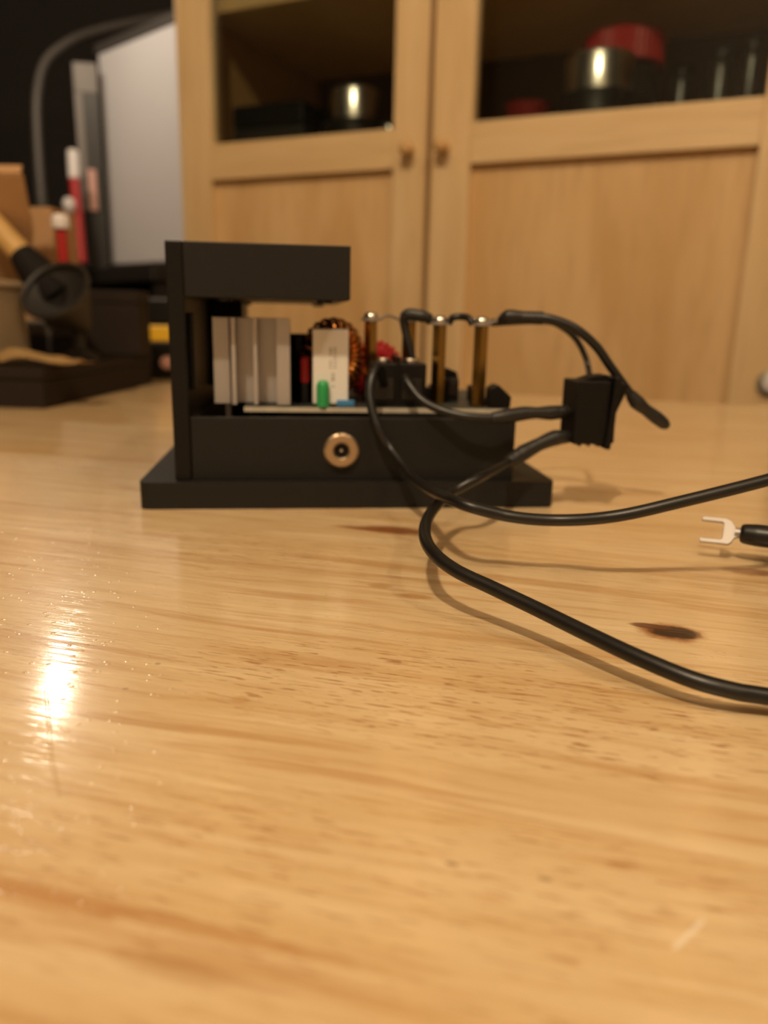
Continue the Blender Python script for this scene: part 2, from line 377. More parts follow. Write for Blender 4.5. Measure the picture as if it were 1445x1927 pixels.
o = MB().lathe([(0, .006), (.010, .006), (.0125, .0045), (.0145, .0), (0, -.001)], 28, align((hw.dot(CXV)-.3705, 0, hw.z+B), (0, -1, 0))).build('lock_cover', M['disc'], d2)
MB().lathe([(0, .0085), (.006, .0085), (.0085, .006), (0, .005)], 24, align((hw.dot(CXV)-.3705, 0, hw.z+B), (0, -1, 0))).build('lock_core', M['whitep'], d2)
# ---- things on the cabinet shelf
SZ = .2642
def cpx(px, py, yb):                         # cabinet coordinates of a pixel on the plane yb behind the doors
    d = ray(px, py); t = (CD+yb/math.cos(CA))/(d.y+CB*d.x); w = CP+d*t-Vector((CO.x, CO.y, 0)); return w.dot(CXV), w.z
def on_shelf(name, px0, px1, ptop, yb, label, cat):
    x0, zt = cpx(px0, ptop, yb); x1, _ = cpx(px1, ptop, yb); r = (x1-x0)/2
    return empty(name, cw((x0+x1)/2, yb, SZ), -CA, label, cat), r, zt-SZ
t, r, h = on_shelf('steel_canister', 612, 728, 176, .10, 'shiny steel canister behind the left glass door', 'canister')
MB().lathe([(0, 0), (r, 0), (r, h*.42), (r*.93, h*.46), (r*.93, h*.5), (0, h*.5)], 32).build('body', M['darkglass'], t)
MB().lathe([(0, h*.5), (r*.72, h*.5), (r*.72, h*.93), (r*.68, h*.98), (r*.6, h), (0, h)], 32).build('lid', M['chrome'], t)
for s in (-1, 1): MB().tube(spline([(s*r*.98, 0, h*.12), (s*r*1.12, 0, h*.25), (s*r*1.08, 0, h*.42), (s*r*.9, 0, h*.46)], 5), .0022, 8).build('wire_clip', M['chrome'], t)
x0, zt = cpx(402, 222, .12); x1, _ = cpx(590, 222, .12)
x0 = .026
t = empty('dark_case', cw((x0+x1)/2, .14, SZ), -CA, 'low black case lying behind the left glass door', 'case'); w = (x1-x0)/2; h = zt-SZ+.004
MB().box(-w, w, -.05, .05, 0, h*.6, .003).build('lower_shell', M['darkbox2'], t); MB().box(-w, w, -.05, .05, h*.6+.0005, h, .003).build('lid', M['plastic2'], t)
t, r, h = on_shelf('steel_banded_tin', 1062, 1200, 116, .066, 'black tin with a polished steel band behind the right glass door', 'tin')
MB().lathe([(0, 0), (r*1.04, 0), (r*1.04, h*.46), (r*.98, h*.5), (0, h*.5)], 32).build('body', M['plastic2'], t)
MB().lathe([(r*.9, h*.5), (r*.93, h*.5), (r*.93, h*.95), (r*.88, h), (0, h)], 32).build('steel_band', M['chrome'], t)
MB().lathe([(r*1.045, h*.06), (r*1.07, h*.07), (r*1.07, h*.1), (r*1.045, h*.11)], 32).build('foot_ring', M['chrome'], t)
t, r, h = on_shelf('red_lidded_jar', 1102, 1252, 74, .166, 'dark jar with a ribbed red lid behind the right glass door', 'jar')
MB().lathe([(0, 0), (r*.92, 0), (r*.95, .01), (r*.95, h*.62), (r*.8, h*.70), (0, h*.70)], 32).build('body', M['darkglass'], t)
lid = MB(); n = 40
pr = [((r*(1.0 if i % 2 else .965))*math.cos(math.pi*i/n), (r*(1.0 if i % 2 else .965))*math.sin(math.pi*i/n)) for i in range(2*n)]
lid.prism(pr, h*.72, h*.955); lid.lathe([(r*.965, h*.955), (r*.9, h*.985), (r*.6, h), (0, h)], 40).build('lid', M['red'], t)
for (a, b, tp, yb, lb) in ((1262, 1308, 128, .20, 'dark narrow jar just right of the red lidded jar'), (1330, 1390, 96, .17, 'tall dark jar in the right half of the right glass door'), (1396, 1442, 78, .15, 'dark jar nearest the right stile behind the glass')):
    t, r, h = on_shelf('dark_jar', a, b, tp, yb, lb, 'jar')
    MB().lathe([(0, 0), (r, 0), (r, h*.8), (r*.85, h*.86), (r*.8, h*.87), (0, h*.87)], 28).build('body', M['darkglass'], t)
    MB().lathe([(r*.86, h*.872), (r*.88, h*.872), (r*.88, h*.985), (r*.82, h), (0, h)], 28).build('lid', M['plastic2'], t)
    t['group'] = 'dark jars in the cabinet'
x0, zt = cpx(940, 196, .07); x1, _ = cpx(1030, 196, .07); rr = (x1-x0)/2; zz = zt-SZ
t = empty('red_dish', cw((x0+x1)/2, .09, SZ), -CA, 'low red dish at the left corner of the right glass door', 'dish')
MB().lathe([(0, 0), (rr*.6, 0), (rr*.65, .004), (rr*.95, zz*.95), (rr, zz), (rr*.96, zz), (rr*.6, .008), (0, .007)], 32).build('bowl', M['darkred'], t)
MB().lathe([(rr*.45, -.0), (rr*.5, .003), (rr*.4, .003)], 32).build('foot', M['darkred'], t)
# ================================================================== BACKGROUND, LEFT
def upright(px, pb, Z): return at(px, pb, Z)
# black console that carries the white board
q0 = at(150, 515, 1.72); q1 = at(345, 500, 1.30)
dv = Vector((q1.x-q0.x, q1.y-q0.y, 0)); ang = math.atan2(dv.y, dv.x); L = dv.length; ct = (at(205, 508, 1.58).z+at(310, 499, 1.45).z)/2-.004
con = empty('black_console', (q0.x, q0.y, FZ), ang, 'black console under the white board left of the cabinet', 'console')
ch = ct-FZ
MB().box(-.02, L+.01, -.06, .34, ch-.03, ch, .003).build('top', M['console'], con)
MB().box(0, .02, -.05, .33, 0, ch-.03).build('side', M['console'], con); MB().box(L-.02, L, -.05, .33, 0, ch-.03).build('side', M['console'], con)
MB().box(.02, L-.02, .31, .33, .02, ch-.03).build('back', M['console'], con)
for k in range(3):
    z0 = ch-.05-(k+1)*.15
    dwr = MB().box(.022, L-.022, -.055, .25, z0, z0+.142, .003).build('drawer', M['console'], con)
    MB().tube([(L*.62+.0, -.055, z0+.10), (L*.62, -.072, z0+.10), (L*.85, -.072, z0+.10), (L*.85, -.055, z0+.10)], .005, 8).build('handle', M['grey'], dwr)
# white board standing on the console
p0 = at(210, 508, 1.58); p1 = at(312, 499, 1.45); dv = Vector((p1.x-p0.x, p1.y-p0.y, 0)); wa = math.atan2(dv.y, dv.x)
wb = empty('white_board', (p0.x, p0.y, ct+.0005), wa, 'blank white board standing between the dark corner and the cabinet', 'board')
hh = zat(p0, 103)-ct
MB().box(0, .31, 0, .012, .012, hh, .002).build('sheet', M['white'], wb)
MB().box(-.002, .312, -.004, .03, 0, .012, .002).build('bottom_rail', M['plastic2'], wb)
MB().box(-.010, .0, -.002, .016, .012, hh+.004, .001).build('edge_strip', M['plastic2'], wb)
MB().box(-.010, .312, -.002, .016, hh, hh+.018, .002).build('top_rail', M['grey'], wb)
# arched grey tube lamp standing on the floor
ap = [at(82, 420, 1.45), at(76, 350, 1.45), at(70, 250, 1.45), at(70, 180, 1.45), at(84, 120, 1.46), at(122, 84, 1.48), at(185, 58, 1.52), at(330, 26, 1.60), at(400, 5, 1.66)]
lampo = empty('arc_floor_lamp', (ap[0].x, ap[0].y, FZ), 0, 'grey arched tube stand behind the cardboard box', 'stand')
b0 = Vector((ap[0].x, ap[0].y, FZ))
MB().tube([v-b0 for v in spline([Vector((ap[0].x, ap[0].y, FZ+.02)), Vector((ap[0].x, ap[0].y, -.3))]+ap, 8)], .0085, 14).build('arm', M['grey'], lampo)
MB().lathe([(0, 0), (.13, 0), (.13, .018), (.12, .024), (.02, .028), (.015, .05), (0, .05)], 36).build('base', M['grey'], lampo)
# pale wall bracket with a hanging strip
z_ = 1.46; bk = at(182, 176, z_)
wbk = empty('white_sign', (bk.x, bk.y, ct+.0005), math.radians(10), 'narrow white framed dark sign standing left of the white board', 'sign')
def wl(px, py): w = at(px, py, z_); return (w.x-bk.x)/math.cos(math.radians(10)), w.z-ct-.0005
x0, zt = wl(143, 122); x1, zb = wl(184, 176); xs, zs = wl(157, 390); _, zm = wl(150, 180)
MB().box(x0, x1, 0, .014, zb, zt, .002).build('head_plate', M['greyp'], wbk)
MB().box(x0, x0+.014, 0, .012, zs, zb, .001).build('edge_strip', M['greyp'], wbk)
MB().box(x0+.014, x1, .002, .012, 0, zb).build('dark_field', M['console'], wbk)
MB().box(x0+.016, x0+.030, -.004, .002, zs, zs+.075, .001).build('pink_tab', M['pink'], wbk)
# flat dark box lying on the table
T0 = onz(85, 770); ta = math.radians(-3)
tray = empty('flat_dark_box', (T0.x, T0.y, 0), ta, 'flat dark brown box lying at the far left of the table', 'box')
TH_ = .0235
MB().box(-.17, 0, 0, .178, 0, TH_-.007, .001).build('lower_tray', M['darkbox'], tray)
MB().box(-.171, .001, -.001, .179, TH_-.0068, TH_, .001).build('lid', M['darkbox'], tray)
ctr = Matrix.Translation((T0.x, T0.y, TH_)) @ Matrix.Rotation(ta, 4, 'Z'); ici = ctr.inverted()
def tl(px, y):                               # a point on the flat box's top under pixel column px at box depth y
    lo, hi = -.4, .3
    for _ in range(40):
        mid = (lo+hi)/2; w = ctr @ Vector((mid, y, 0)); q = RM.transposed() @ (w-CP); x = CX+F*q.x/-q.z
        if x < px: lo = mid
        else: hi = mid
    return ctr @ Vector((lo, y, 0))
def wat(P, px): return px*-(RM.transposed() @ (P-CP)).z/F
E_ = .0004
# brown paper strip
pm = MB(); bmx = bmesh.new(); rows = []
for i in range(26):
    x = -.125+i*.0058; row = []
    for j, y in enumerate((.004, .012, .020, .029)):
        row.append(bmx.verts.new((x, y+.004*math.sin(i*.9+j), .0004+(.0055*abs(math.sin(i*.55+j*.8))*abs(math.sin(i*.23+1))+(.004 if j == 1 else 0))*(1 if i < 24 else .5))))
    rows.append(row)
for a, b in zip(rows, rows[1:]):
    for j in range(3): bmx.faces.new((a[j], b[j], b[j+1], a[j+1]))
r_ = bmesh.ops.solidify(bmx, geom=bmx.faces[:], thickness=.0012)
bmesh.ops.translate(bmx, verts=bmx.verts, vec=(0, 0, .0015)); pm._merge(bmx); pm.smooth = True
ps = pm.build('paper_strip', M['paper'], None, mtx=ctr.copy()); tag(ps, 'crumpled tan paper strip along the front of the flat dark box', 'paper')
# beige tub
P = tl(-13, .050); w = wat(P, 40); h = zat(P, 527)-TH_
tub = empty('beige_tub', P+Vector((0, 0, E_)), ta, 'square beige tub with a pale rim at the left edge of the photo', 'tub')
def taper(w0, w1, d, z0, z1, bev):
    m_ = MB(); m_.box(-1, 1, -d, d, 0, 1, 0)
    for v in m_.bm.verts:
        f = v.co.z; v.co.x *= w0*(1-f)+w1*f; v.co.z = z0+f*(z1-z0)
    bmesh.ops.bevel(m_.bm, geom=m_.bm.edges[:], offset=bev, segments=2, affect='EDGES'); return m_
taper(w*1.12, w*.92, .022, 0, h*.90, .002).build('body', M['beige'], tub)
taper(w*.97, w*.95, .024, h*.90, h, .0015).build('rim', mat('pale_beige_rim', (.62, .50, .34), .5), tub)
# tilted dark cup
P = tl(150, .088); cu = empty('dark_cup', P+Vector((0, 0, E_)), 0, 'dark conical cup tipped towards the viewer on the flat box', 'cup')
rc = wat(P, 62); zc = zat(P, 545)-TH_
tlt = Matrix.Translation((.004, .004, .019)) @ Matrix.Rotation(math.radians(50), 4, 'X') @ Matrix.Rotation(math.radians(-9), 4, 'Y')
hc = zc*.92
MB().lathe([(0, 0), (rc*.22, .001), (rc*.45, hc*.28), (rc*.95, hc*.86), (rc*1.0, hc*.9), (rc*.93, hc*.88), (rc*.40, hc*.32), (0, .006)], 40, tlt).build('bowl', M['darkbox2'], cu)
MB().lathe([(rc*.93, hc*.885), (rc*1.0, hc*.9), (rc*1.03, hc*.93), (rc*.98, hc*.98), (rc*.91, hc*.95), (rc*.93, hc*.885)], 40, tlt).build('rim', M['smoke'], cu)
MB().lathe([(0, 0), (rc*.55, 0), (rc*.55, .003), (rc*.2, .007), (rc*.18, .022), (0, .025)], 32).build('foot', M['smoke'], cu)
Pt = tl(102, .105); lt = empty('low_grey_tin', Pt+Vector((0, 0, E_)), ta, 'low dark tin with a grey lid between the beige tub and the cup', 'tin')
lw = wat(Pt, 44); lh = zat(Pt, 604)-TH_
MB().box(-lw, lw, -.007, .010, 0, lh*.55, .001).build('body', M['darkbox2'], lt); MB().box(-lw-.0005, lw+.0005, -.0075, .0105, lh*.55+.0002, lh, .0015).build('lid', mat('dull_grey_tin', (.10, .085, .065), .6), lt)
# brush resting in the cup
Zc = -(RM.transposed() @ (P-CP)).z
h0 = at(-18, 415, Zc-.012); h1 = at(42, 480, Zc-.016); h2 = at(108, 560, Zc-.012)
br = empty('wooden_brush', h2, 0, 'wooden handled brush with a black head leaning in the dark cup', 'brush')
v0, v1, v2 = h0-h2, h1-h2, Vector((0, 0, 0))
MB().tube(spline([v0+(v0-v1)*.5, v0, (v0+v1)/2, v1-(v1-v0)*.04, v1], 6), .0078*1.0, 18).build('handle', M['handle'], br)
hp_, hr_ = spline([v1-(v1-v0)*.05, v1.lerp(v2, .2), v1.lerp(v2, .7), v2], 6, [.008, .0105, .013, .012])
MB().tube(hp_, hr_, 18).build('head', M['softblack'], br)
# cardboard carton: straight rear wall, front flap leaning out
P = tl(55, .134)
cb = empty('cardboard_carton', P+Vector((0, 0, E_)), math.radians(-4), 'open cardboard carton standing behind the beige tub', 'carton')
hb = zat(P, 390)-TH_; xr = wat(P, 66); xl = -wat(P, 95); zf0 = zat(P, 545)-TH_; zf1 = zat(P, 352)-TH_
MB().box(xl, xr, 0, .002, 0, hb).build('front_wall', M['card'], cb)
MB().box(xr-.002, xr, .0021, .034, 0, hb).build('side_wall', M['card'], cb); MB().box(xl, xl+.002, .0021, .034, 0, hb).build('side_wall', M['card'], cb)
MB().box(xl, xr, .0341, .036, 0, hb).build('back_wall', M['card'], cb); MB().box(xl+.002, xr-.002, .0021, .034, 0, .002).build('base', M['card'], cb)
tf = Matrix.Translation((0, -.0022, zf0)) @ Matrix.Rotation(math.radians(33), 4, 'X'); lf = (zf1-zf0)/math.cos(math.radians(33))
bmf = MB(); bmf.prism([(xl, 0), (.004, 0), (.026, lf*.55), (.033, lf), (xl, lf)], 0, .0018, tf @ Matrix.Rotation(math.pi/2, 4, 'X')).build('front_flap', M['card'], cb)
MB().box(xl, .0315, -.0016, 0, 0, .0062, 0, 2, tf @ Matrix.Translation((0, -.0002, lf)) @ Matrix.Rotation(math.radians(-62), 4, 'X')).build('flap_lip', M['card'], cb)
# red marker with white cap
P = tl(134, .120); mk = empty('red_marker', P+Vector((0, 0, E_)), 0, 'red marker with white cap standing behind the dark cup', 'marker')
hb = zat(P, 405)-TH_; hm = zat(P, 432)-TH_; rr = wat(P, 9.5)
MB().lathe([(0, 0), (rr*.9, 0), (rr, .002), (rr, hm), (0, hm)], 20).build('barrel', M['red'], mk)
MB().lathe([(0, hm), (rr*1.55, hm+.0002), (rr*1.65, hm+.002), (rr*1.6, hb-.002), (rr*1.3, hb), (0, hb)], 20).build('cap', M['whitep'], mk)
# dark upright box on the flat box
P = tl(220, .150); bx_ = empty('dark_upright_box', P+Vector((0, 0, E_)), math.radians(4), 'dark brown upright box at the back of the flat box', 'box')
w = wat(P, 52); h = zat(P, 548)-TH_
MB().box(-w, w, -.012, .022, 0, h*.8, .001).build('body', M['darkbox'], bx_); MB().box(-w-.0006, w+.0006, -.0126, .0226, h*.8+.0003, h, .001).build('lid', M['darkbox'], bx_)
# second pen, farther back on the console
P = at(150, 440, 1.42); P.z = ct+.0005
zz_ = zat(P, 440)
rp = empty('red_pen', P, 0, 'slim red pen with a pale cap standing against the white framed sign', 'pen')
g0 = at(155, 505, 1.42)-P; g0.z = .004; g1 = at(140, 338, 1.42)-P; g2 = at(137, 285, 1.42)-P; rr = wat(P, 9)
MB().tube([g0, g1], rr, 16).build('barrel', M['red'], rp); MB().tube([g1+(g2-g1)*.02, g2], rr*1.12, 16).build('cap', M['whitep'], rp)
wbl = at(130, 385, 1.40); wbl.z = ct+.0005
kb = empty('white_knob_bottle', wbl, 0, 'small dark bottle with a round white knob beside the red pen', 'bottle'); kh = zat(wbl, 372)-ct; kr = wat(wbl, 11)
MB().lathe([(0, 0), (kr*.9, 0), (kr*.9, kh*.6), (kr*.4, kh*.7), (kr*.4, kh*.78), (0, kh*.78)], 20).build('body', M['darkbox2'], kb)
MB().lathe([(0, kh*.78), (kr*.7, kh*.79), (kr, kh*.86), (kr, kh*.93), (kr*.6, kh*.99), (0, kh)], 20).build('knob', M['whitep'], kb)
# black and yellow tape measure on the table behind the flat box
Q = at(296, 702, .655); Q.z = 0
tm = empty('tape_measure', Q, math.radians(8), 'black tape measure with a yellow band left of the black enclosure', 'tape measure')
def zq(py): return zat(Q, py)
wq = wat(Q, 27)
MB().box(-wq, wq+.02, 0, .03, 0, zq(643), .0008).build('lower_case', M['plastic2'], tm)
MB().box(-wq-.0008, wq+.0208, -.0008, .0308, zq(643)+.0002, zq(612), .0015).build('yellow_band', M['yellow'], tm)
MB().box(-wq, wq+.02, 0, .03, zq(612)+.0002, zq(560), .002).build('upper_case', M['plastic2'], tm)
MB().lathe([(0, .0), (.0055, 0), (.0055, .002), (.004, .003), (0, .003)], 20, align((wq*.7, -.0002, zq(682)), (0, -1, 0))).build('button', M['pink'], tm)
# ================================================================== BLACK ENCLOSURE
K = .001
dev = empty('electronics_enclosure', DEV_O+Vector((0, 0, 0)), DEV_A, 'black C-shaped plastic enclosure on a wide base plate', 'enclosure')
MB(K).box(0, 124.5, 0, 106, 0, 8, 3, 4, axis=2).build('base_plate', M['plastic'], dev)
b = MB(K); b.box(14.9, 112, 4, 6.5, 8.01, 26.6, .25); b.box(14.9, 112, 99.5, 102, 8.01, 26.6, .25); b.box(14.9, 17.4, 6.5, 99.5, 8.01, 26.6); b.box(109.5, 112, 6.5, 99.5, 8.01, 26.6); b.box(17.4, 109.5, 6.5, 99.5, 8.01, 10)
b.build('lower_housing', M['plastic'], dev)
MB(K).box(10.2, 14.9, 3, 103, 8.01, 75, .3).build('side_wall', M['plastic2'], dev)
MB(K).box(14.92, 61.2, 3.2, 102, 60.2, 75, .35).build('upper_housing', M['plastic'], dev)
for x, y in ((25.5, 7), (54, 7), (54, 95), (25.5, 95)): MB(K).lathe([(0, -.9), (2.0, -.9), (2.3, -.5), (2.3, 0), (0, 0)], 16, Matrix.Translation((x, y, 60.2))).build('screw', M['plastic2'], dev)
MB(K).box(14.92, 26, 70, 100, 30, 60.15, .5).build('inner_bracket', M['plastic2'], dev)
MB(K).box(14.95, 16.4, 8, 14, 34, 56, .4).build('cable_clip', M['plastic2'], dev)
jc = dvl(642, 847, 4)
jm = Matrix.Translation((jc.x, 4, jc.z)) @ Matrix.Rotation(math.pi/2, 4, 'X')
jk = MB(K).lathe([(2.2, -6), (2.2, 1.2), (2.7, 1.75), (4.6, 1.75), (5.25, 1.2), (5.25, .02), (2.2, .02)], 40, jm).build('power_jack', M['copperring'], dev)
MB(K).lathe([(0, -5), (2.15, -5), (2.15, 1.0), (2.65, 1.4), (2.5, 1.5), (1.9, .9), (1.9, -4.8), (0, -4.8)], 32, jm).build('socket_liner', M['plastic2'], jk)
MB(K).lathe([(0, -4.6), (.65, -4.6), (.65, .6), (.4, .9), (0, .95)], 16, jm).build('centre_pin', M['nickel'], jk)
for a in range(3):
    an = math.radians(70+a*28); MB(K).box(-.55, .55, -.3, .3, 0, .5, .12, 2, jm @ Matrix.Translation((5.0*math.cos(an), 5.0*math.sin(an), 1.2)) @ Matrix.Rotation(an+math.pi/2, 4, 'Z')).build('flange_tooth', M['nickel'], jk)
# ================================================================== CIRCUIT BOARD MODULE
pc = empty('circuit_board', dw(0, 0, 0), DEV_A, 'power converter circuit board with heatsink and brass posts, lying on the enclosure', 'circuit board')
ZB = 29.0
pb = MB(K).box(30, 112, 11.5, 74, 27.4, ZB-.15).build('board', M['pcbedge'], pc)
MB(K).box(30.05, 111.95, 11.55, 73.95, ZB-.149, ZB).build('solder_mask', M['pcb'], pb)
for x, y in ((33, 15), (109, 15), (33, 71), (109, 71)): MB(K).lathe([(0, 10.05), (2.4, 10.05), (2.4, 27.35), (0, 27.35)], 6, Matrix.Translation((x, y, 0))).build('spacer', M['plastic2'], pc)
# heatsink
hs = MB(K).box(21.0, 43.9, 18.5, 22, 29.4, 54.9, .15).build('heatsink', M['alu'], pc)
for x0, x1, yf in ((21.0, 25.8, 15), (26.6, 27.9, 12), (33.0, 34.3, 12), (39.9, 43.9, 12)):
    MB(K).box(x0, x1, yf, 18.49, 29.4, 54.9, .12).build('fin', M['alu'], hs)
MB(K).box(24, 41, 22.01, 27, 34, 50, .4).build('transistor', M['plastic2'], pc)
MB(K).box(23.6, 25.2, 21.5, 24, 18, 29.35).build('heatsink_pin', M['alu'], pc)
# cement resistor
cr = MB(K).box(50.7, 61.5, 14, 23, ZB+.6, 52, .35).build('cement_resistor', M['cement'], pc)
ink = MB(K)
for i in range(13):
    z = 34.8+i*.95
    if i in (5,): continue
    for c in ((55.6, 56.5), (56.9, 57.9)) if i > 5 else ((56.3, 57.4),):
        if random.random() < .85: ink.box(c[0], c[1], 13.97, 13.995, z, z+random.uniform(.35, .7))
ink.build('printed_marking', M['ink'], cr)
for x in (53.2, 59): MB(K).box(x, x+.8, 18, 18.8, 27, ZB+.6).build('resistor_lead', M['tin'], cr)
# green lamp
MB(K).lathe([(0, ZB), (2.1, ZB), (2.1, ZB+1), (1.9, ZB+1.05), (1.9, ZB+6.0), (1.75, ZB+7.0), (1.2, ZB+7.7), (0, ZB+8.0)], 24, Matrix.Translation((53.7, 12.9, -.0))).build('green_indicator', M['green'], pc)
# blue trimmer
tr = MB(K).box(57.9, 63.4, 12.1, 13.6, ZB+.01, ZB+2.0, .3).build('blue_capacitor', M['blue'], pc)
# electrolytic capacitors
def cap(x, y, r, h, name='capacitor', top=M['grey']):
    c = MB(K).lathe([(0, ZB), (r, ZB), (r, ZB+1), (r*.95, ZB+1.5), (r, ZB+2), (r, ZB+h-.6), (r*.9, ZB+h-.1), (r*.85, ZB+h), (0, ZB+h-.2)], 28, Matrix.Translation((x, y, 0))).build(name, M['plastic2'], pc)
    MB(K).lathe([(0, ZB+h+.05), (r*.8, ZB+h+.05), (r*.8, ZB+h-.02), (0, ZB+h-.02)], 28, Matrix.Translation((x, y, 0))).build('vent_cap', M['darkglass'], c)
cap(46.5, 36, 4.0, 21); cap(48.5, 27, 3.1, 14)
# toroid inductors
def toroid(x, y, z, R, r, yaw, wire, wmat, core, turns, name, tilt=0):
    mt = Matrix.Translation((x, y, z)) @ Matrix.Rotation(math.radians(yaw), 4, 'Z') @ Matrix.Rotation(math.radians(90-tilt), 4, 'X')
    cm = MB(K); n, k = 40, 12; t = bmesh.new(); vs = [[t.verts.new(((R+r*.85*math.cos(2*math.pi*j/k))*math.cos(2*math.pi*i/n), (R+r*.85*math.cos(2*math.pi*j/k))*math.sin(2*math.pi*i/n), r*1.05*math.sin(2*math.pi*j/k))) for j in range(k)] for i in range(n)]
    for i in range(n):
        for j in range(k): t.faces.new((vs[i][j], vs[(i+1) % n][j], vs[(i+1) % n][(j+1) % k], vs[i][(j+1) % k]))
    bmesh.ops.recalc_face_normals(t, faces=t.faces); cm._merge(t, mt); cm.smooth = True
    co = cm.build(name, core, pc)
    N = turns*14; pts = []
    for i in range(N+1):
        f = i/N; a = math.radians(-70)+f*math.radians(320); b_ = 2*math.pi*turns*f
        q = Vector(((R+(r+wire*.8)*math.cos(b_))*math.cos(a), (R+(r+wire*.8)*math.cos(b_))*math.sin(a), (r*1.15+wire*.8)*math.sin(b_))); pts.append(mt @ q)
    MB(K).tube(pts, wire, 7).build('winding', wmat, co)
toroid(57.6, 33, 42.6, 8.6, 3.3, 40, .62, M['copper'], M['darkglass'], 22, 'copper_inductor')
toroid(45.6, 48, 38.0, 5.6, 2.4, 65, .4, M['red'], M['red'], 12, 'red_inductor')
toroid(73.0, 52, 37.2, 6.8, 3.0, 10, .75, M['red'], M['red'], 24, 'red_wound_inductor')
rfc = MB(K).box(46.9, 49.8, 19, 24, 35.2, 43.6, 1.2).build('red_film_capacitor', M['red'], pc)
MB(K).box(47.4, 49.2, 19.6, 23.4, ZB+.01, 35.3, .2).build('capacitor_base', M['plastic2'], rfc)
# terminal block in front
tbk = MB(K).box(68.2, 85.8, 15, 30, ZB+.01, 42.2, .5).build('terminal_block', M['plastic2'], pc)
for x in (72.6, 81.2):
    MB(K).lathe([(0, 42.2), (2.3, 42.2), (2.3, 43.0), (1.9, 43.5), (0, 43.5)], 18, Matrix.Translation((x, 20, 0))).build('terminal_screw', M['nickel'], tbk)
    MB(K).box(x-3, x+3, 14.6, 15.0, 31, 37.5, .15).build('terminal_mouth', M['darkglass'], tbk)
MB(K).box(76.4, 77.5, 14.4, 30, ZB+.02, 44.2, .2).build('divider', M['plastic2'], tbk)
# brass posts
def post(px0, px1, y, topz):
    a = dvl(px0, 640, y).x; b_ = dvl(px1, 640, y).x; x = (a+b_)/2; r = (b_-a)/2*1.06
    ps_ = MB(K).lathe([(0, ZB), (r, ZB), (r, topz-.2), (r*.92, topz), (0, topz)], 6, Matrix.Translation((x, y, 0)), .35).build('brass_post', M['brass'], pc)
    MB(K).lathe([(0, topz+.9), (r*1.02, topz+.9), (r*1.02, topz+1.5), (r*.8, topz+2.4), (r*.45, topz+2.75), (0, topz+2.75)], 20, Matrix.Translation((x, y, 0))).build('screw_head', M['nickel'], ps_)
    MB(K).lathe([(r*.6, topz), (r*1.35, topz), (r*1.35, topz+.8), (r*.6, topz+.8)], 24, Matrix.Translation((x, y, 0))).build('ring_lug', M['tin'], ps_)
    return x, r
X1, R1 = post(685, 710, 33, 54.6); X2, R2 = post(756, 783, 44, 54.6); X3, R3 = post(813, 840, 24, 53.9); X4, R4 = post(891, 918, 17, 53.9)
MB(K).tube(spline([(X1+R1*1.3, 33, 55.1), ((X1+X2)/2-1, 38, 56.4), (X2-R2*1.3, 43, 55.1)], 8), .45, 8).build('link_wire', M['tin'], pc)
# small parts at the right end
sp_ = MB(K).box(94.0, 99.2, 30, 38, ZB+.01, 36.5, .5).build('small_transformer', M['plastic'], pc)
MB(K).box(94.6, 98.6, 29.2, 30, ZB+2, 35.4, .3).build('transformer_tape', M['darkbox'], sp_)
MB(K).prism([(93, 0), (101, 0), (100, 4.2), (96.5, 5.6), (93.4, 4.6)], 40, 46, Matrix.Translation((0, 84, ZB+5)) @ Matrix.Rotation(math.pi/2, 4, 'X'), .3).build('rear_terminal', M['plastic2'], pc)
MB(K).prism([(105.6, 0), (112.4, 0), (112.6, 3.4), (108.2, 7.2), (106, 6.0)], -20, -13, Matrix.Translation((0, 0, ZB+.02)) @ Matrix.Rotation(math.pi/2, 4, 'X'), .3).build('fuse_holder', M['plastic2'], pc)
for i, (x, y) in enumerate(((88.5, 34), (91, 40), (103.5, 34), (100.5, 16))): MB(K).box(x, x+2.6, y, y+3.6, ZB+.01, ZB+4.2+i*.4, .25).build('chip', M['plastic2'], pc)
# ================================================================== SWITCH
sw0 = dvl(1077, 838, -6); sw1 = dvl(1150, 718, -6)
SX0, SX1, SZ0, SZ1 = sw0.x, sw1.x, sw0.z, sw1.z
sw = empty('rocker_switch', dw((SX0+SX1)/2, 0, SZ0), DEV_A, 'black rocker switch hanging on its cables beside the enclosure', 'switch')
mx_ = (SX0+SX1)/2; w = (SX1-SX0)/2; hh = SZ1-SZ0
MB(K).box(-w, w, -6.3, 6.3, .3, hh, .4).build('body', M['plastic2'], sw)
fl = Matrix.Translation((w, 0, hh/2)) @ Matrix.Rotation(math.radians(4), 4, 'Y')
MB(K).box(0, 1.8, -7.8, 8.2, -hh/2-1.0, hh/2+1.4, .5, 2, fl).build('flange', M['plastic2'], sw)
MB(K).prism([(1.8, -9), (3.4, -8.6), (2.6, 0), (5.4, 8.8), (1.8, 9.2)], -5.4, 5.6, fl @ Matrix.Rotation(math.pi/2, 4, 'X'), .4).build('rocker', M['plastic2'], sw)
for x in (-w*.7, -w*.15, w*.4): MB(K).prism([(x, .3), (x+2.6, .3), (x+1.8, -.9)], -3.5, 3.5, Matrix.Rotation(math.pi/2, 4, 'X'), .15).build('snap_rib', M['plastic2'], sw)
MB(K).prism([(-w*.5, hh), (w, hh), (w, hh+1.7), (w*.3, hh+1.5)], -4, 3, Matrix.Rotation(math.pi/2, 4, 'X'), .2).build('snap_wing', M['plastic2'], sw)
zt1 = dvl(1077, 780, -2).z-SZ0; zt2 = dvl(1077, 822, -2).z-SZ0
for z in (zt1, zt2): MB(K).box(-w-2.6, -w-.02, -2.4, 2.4, z-.4, z+.4, .1).build('blade_terminal', M['brass'], sw)
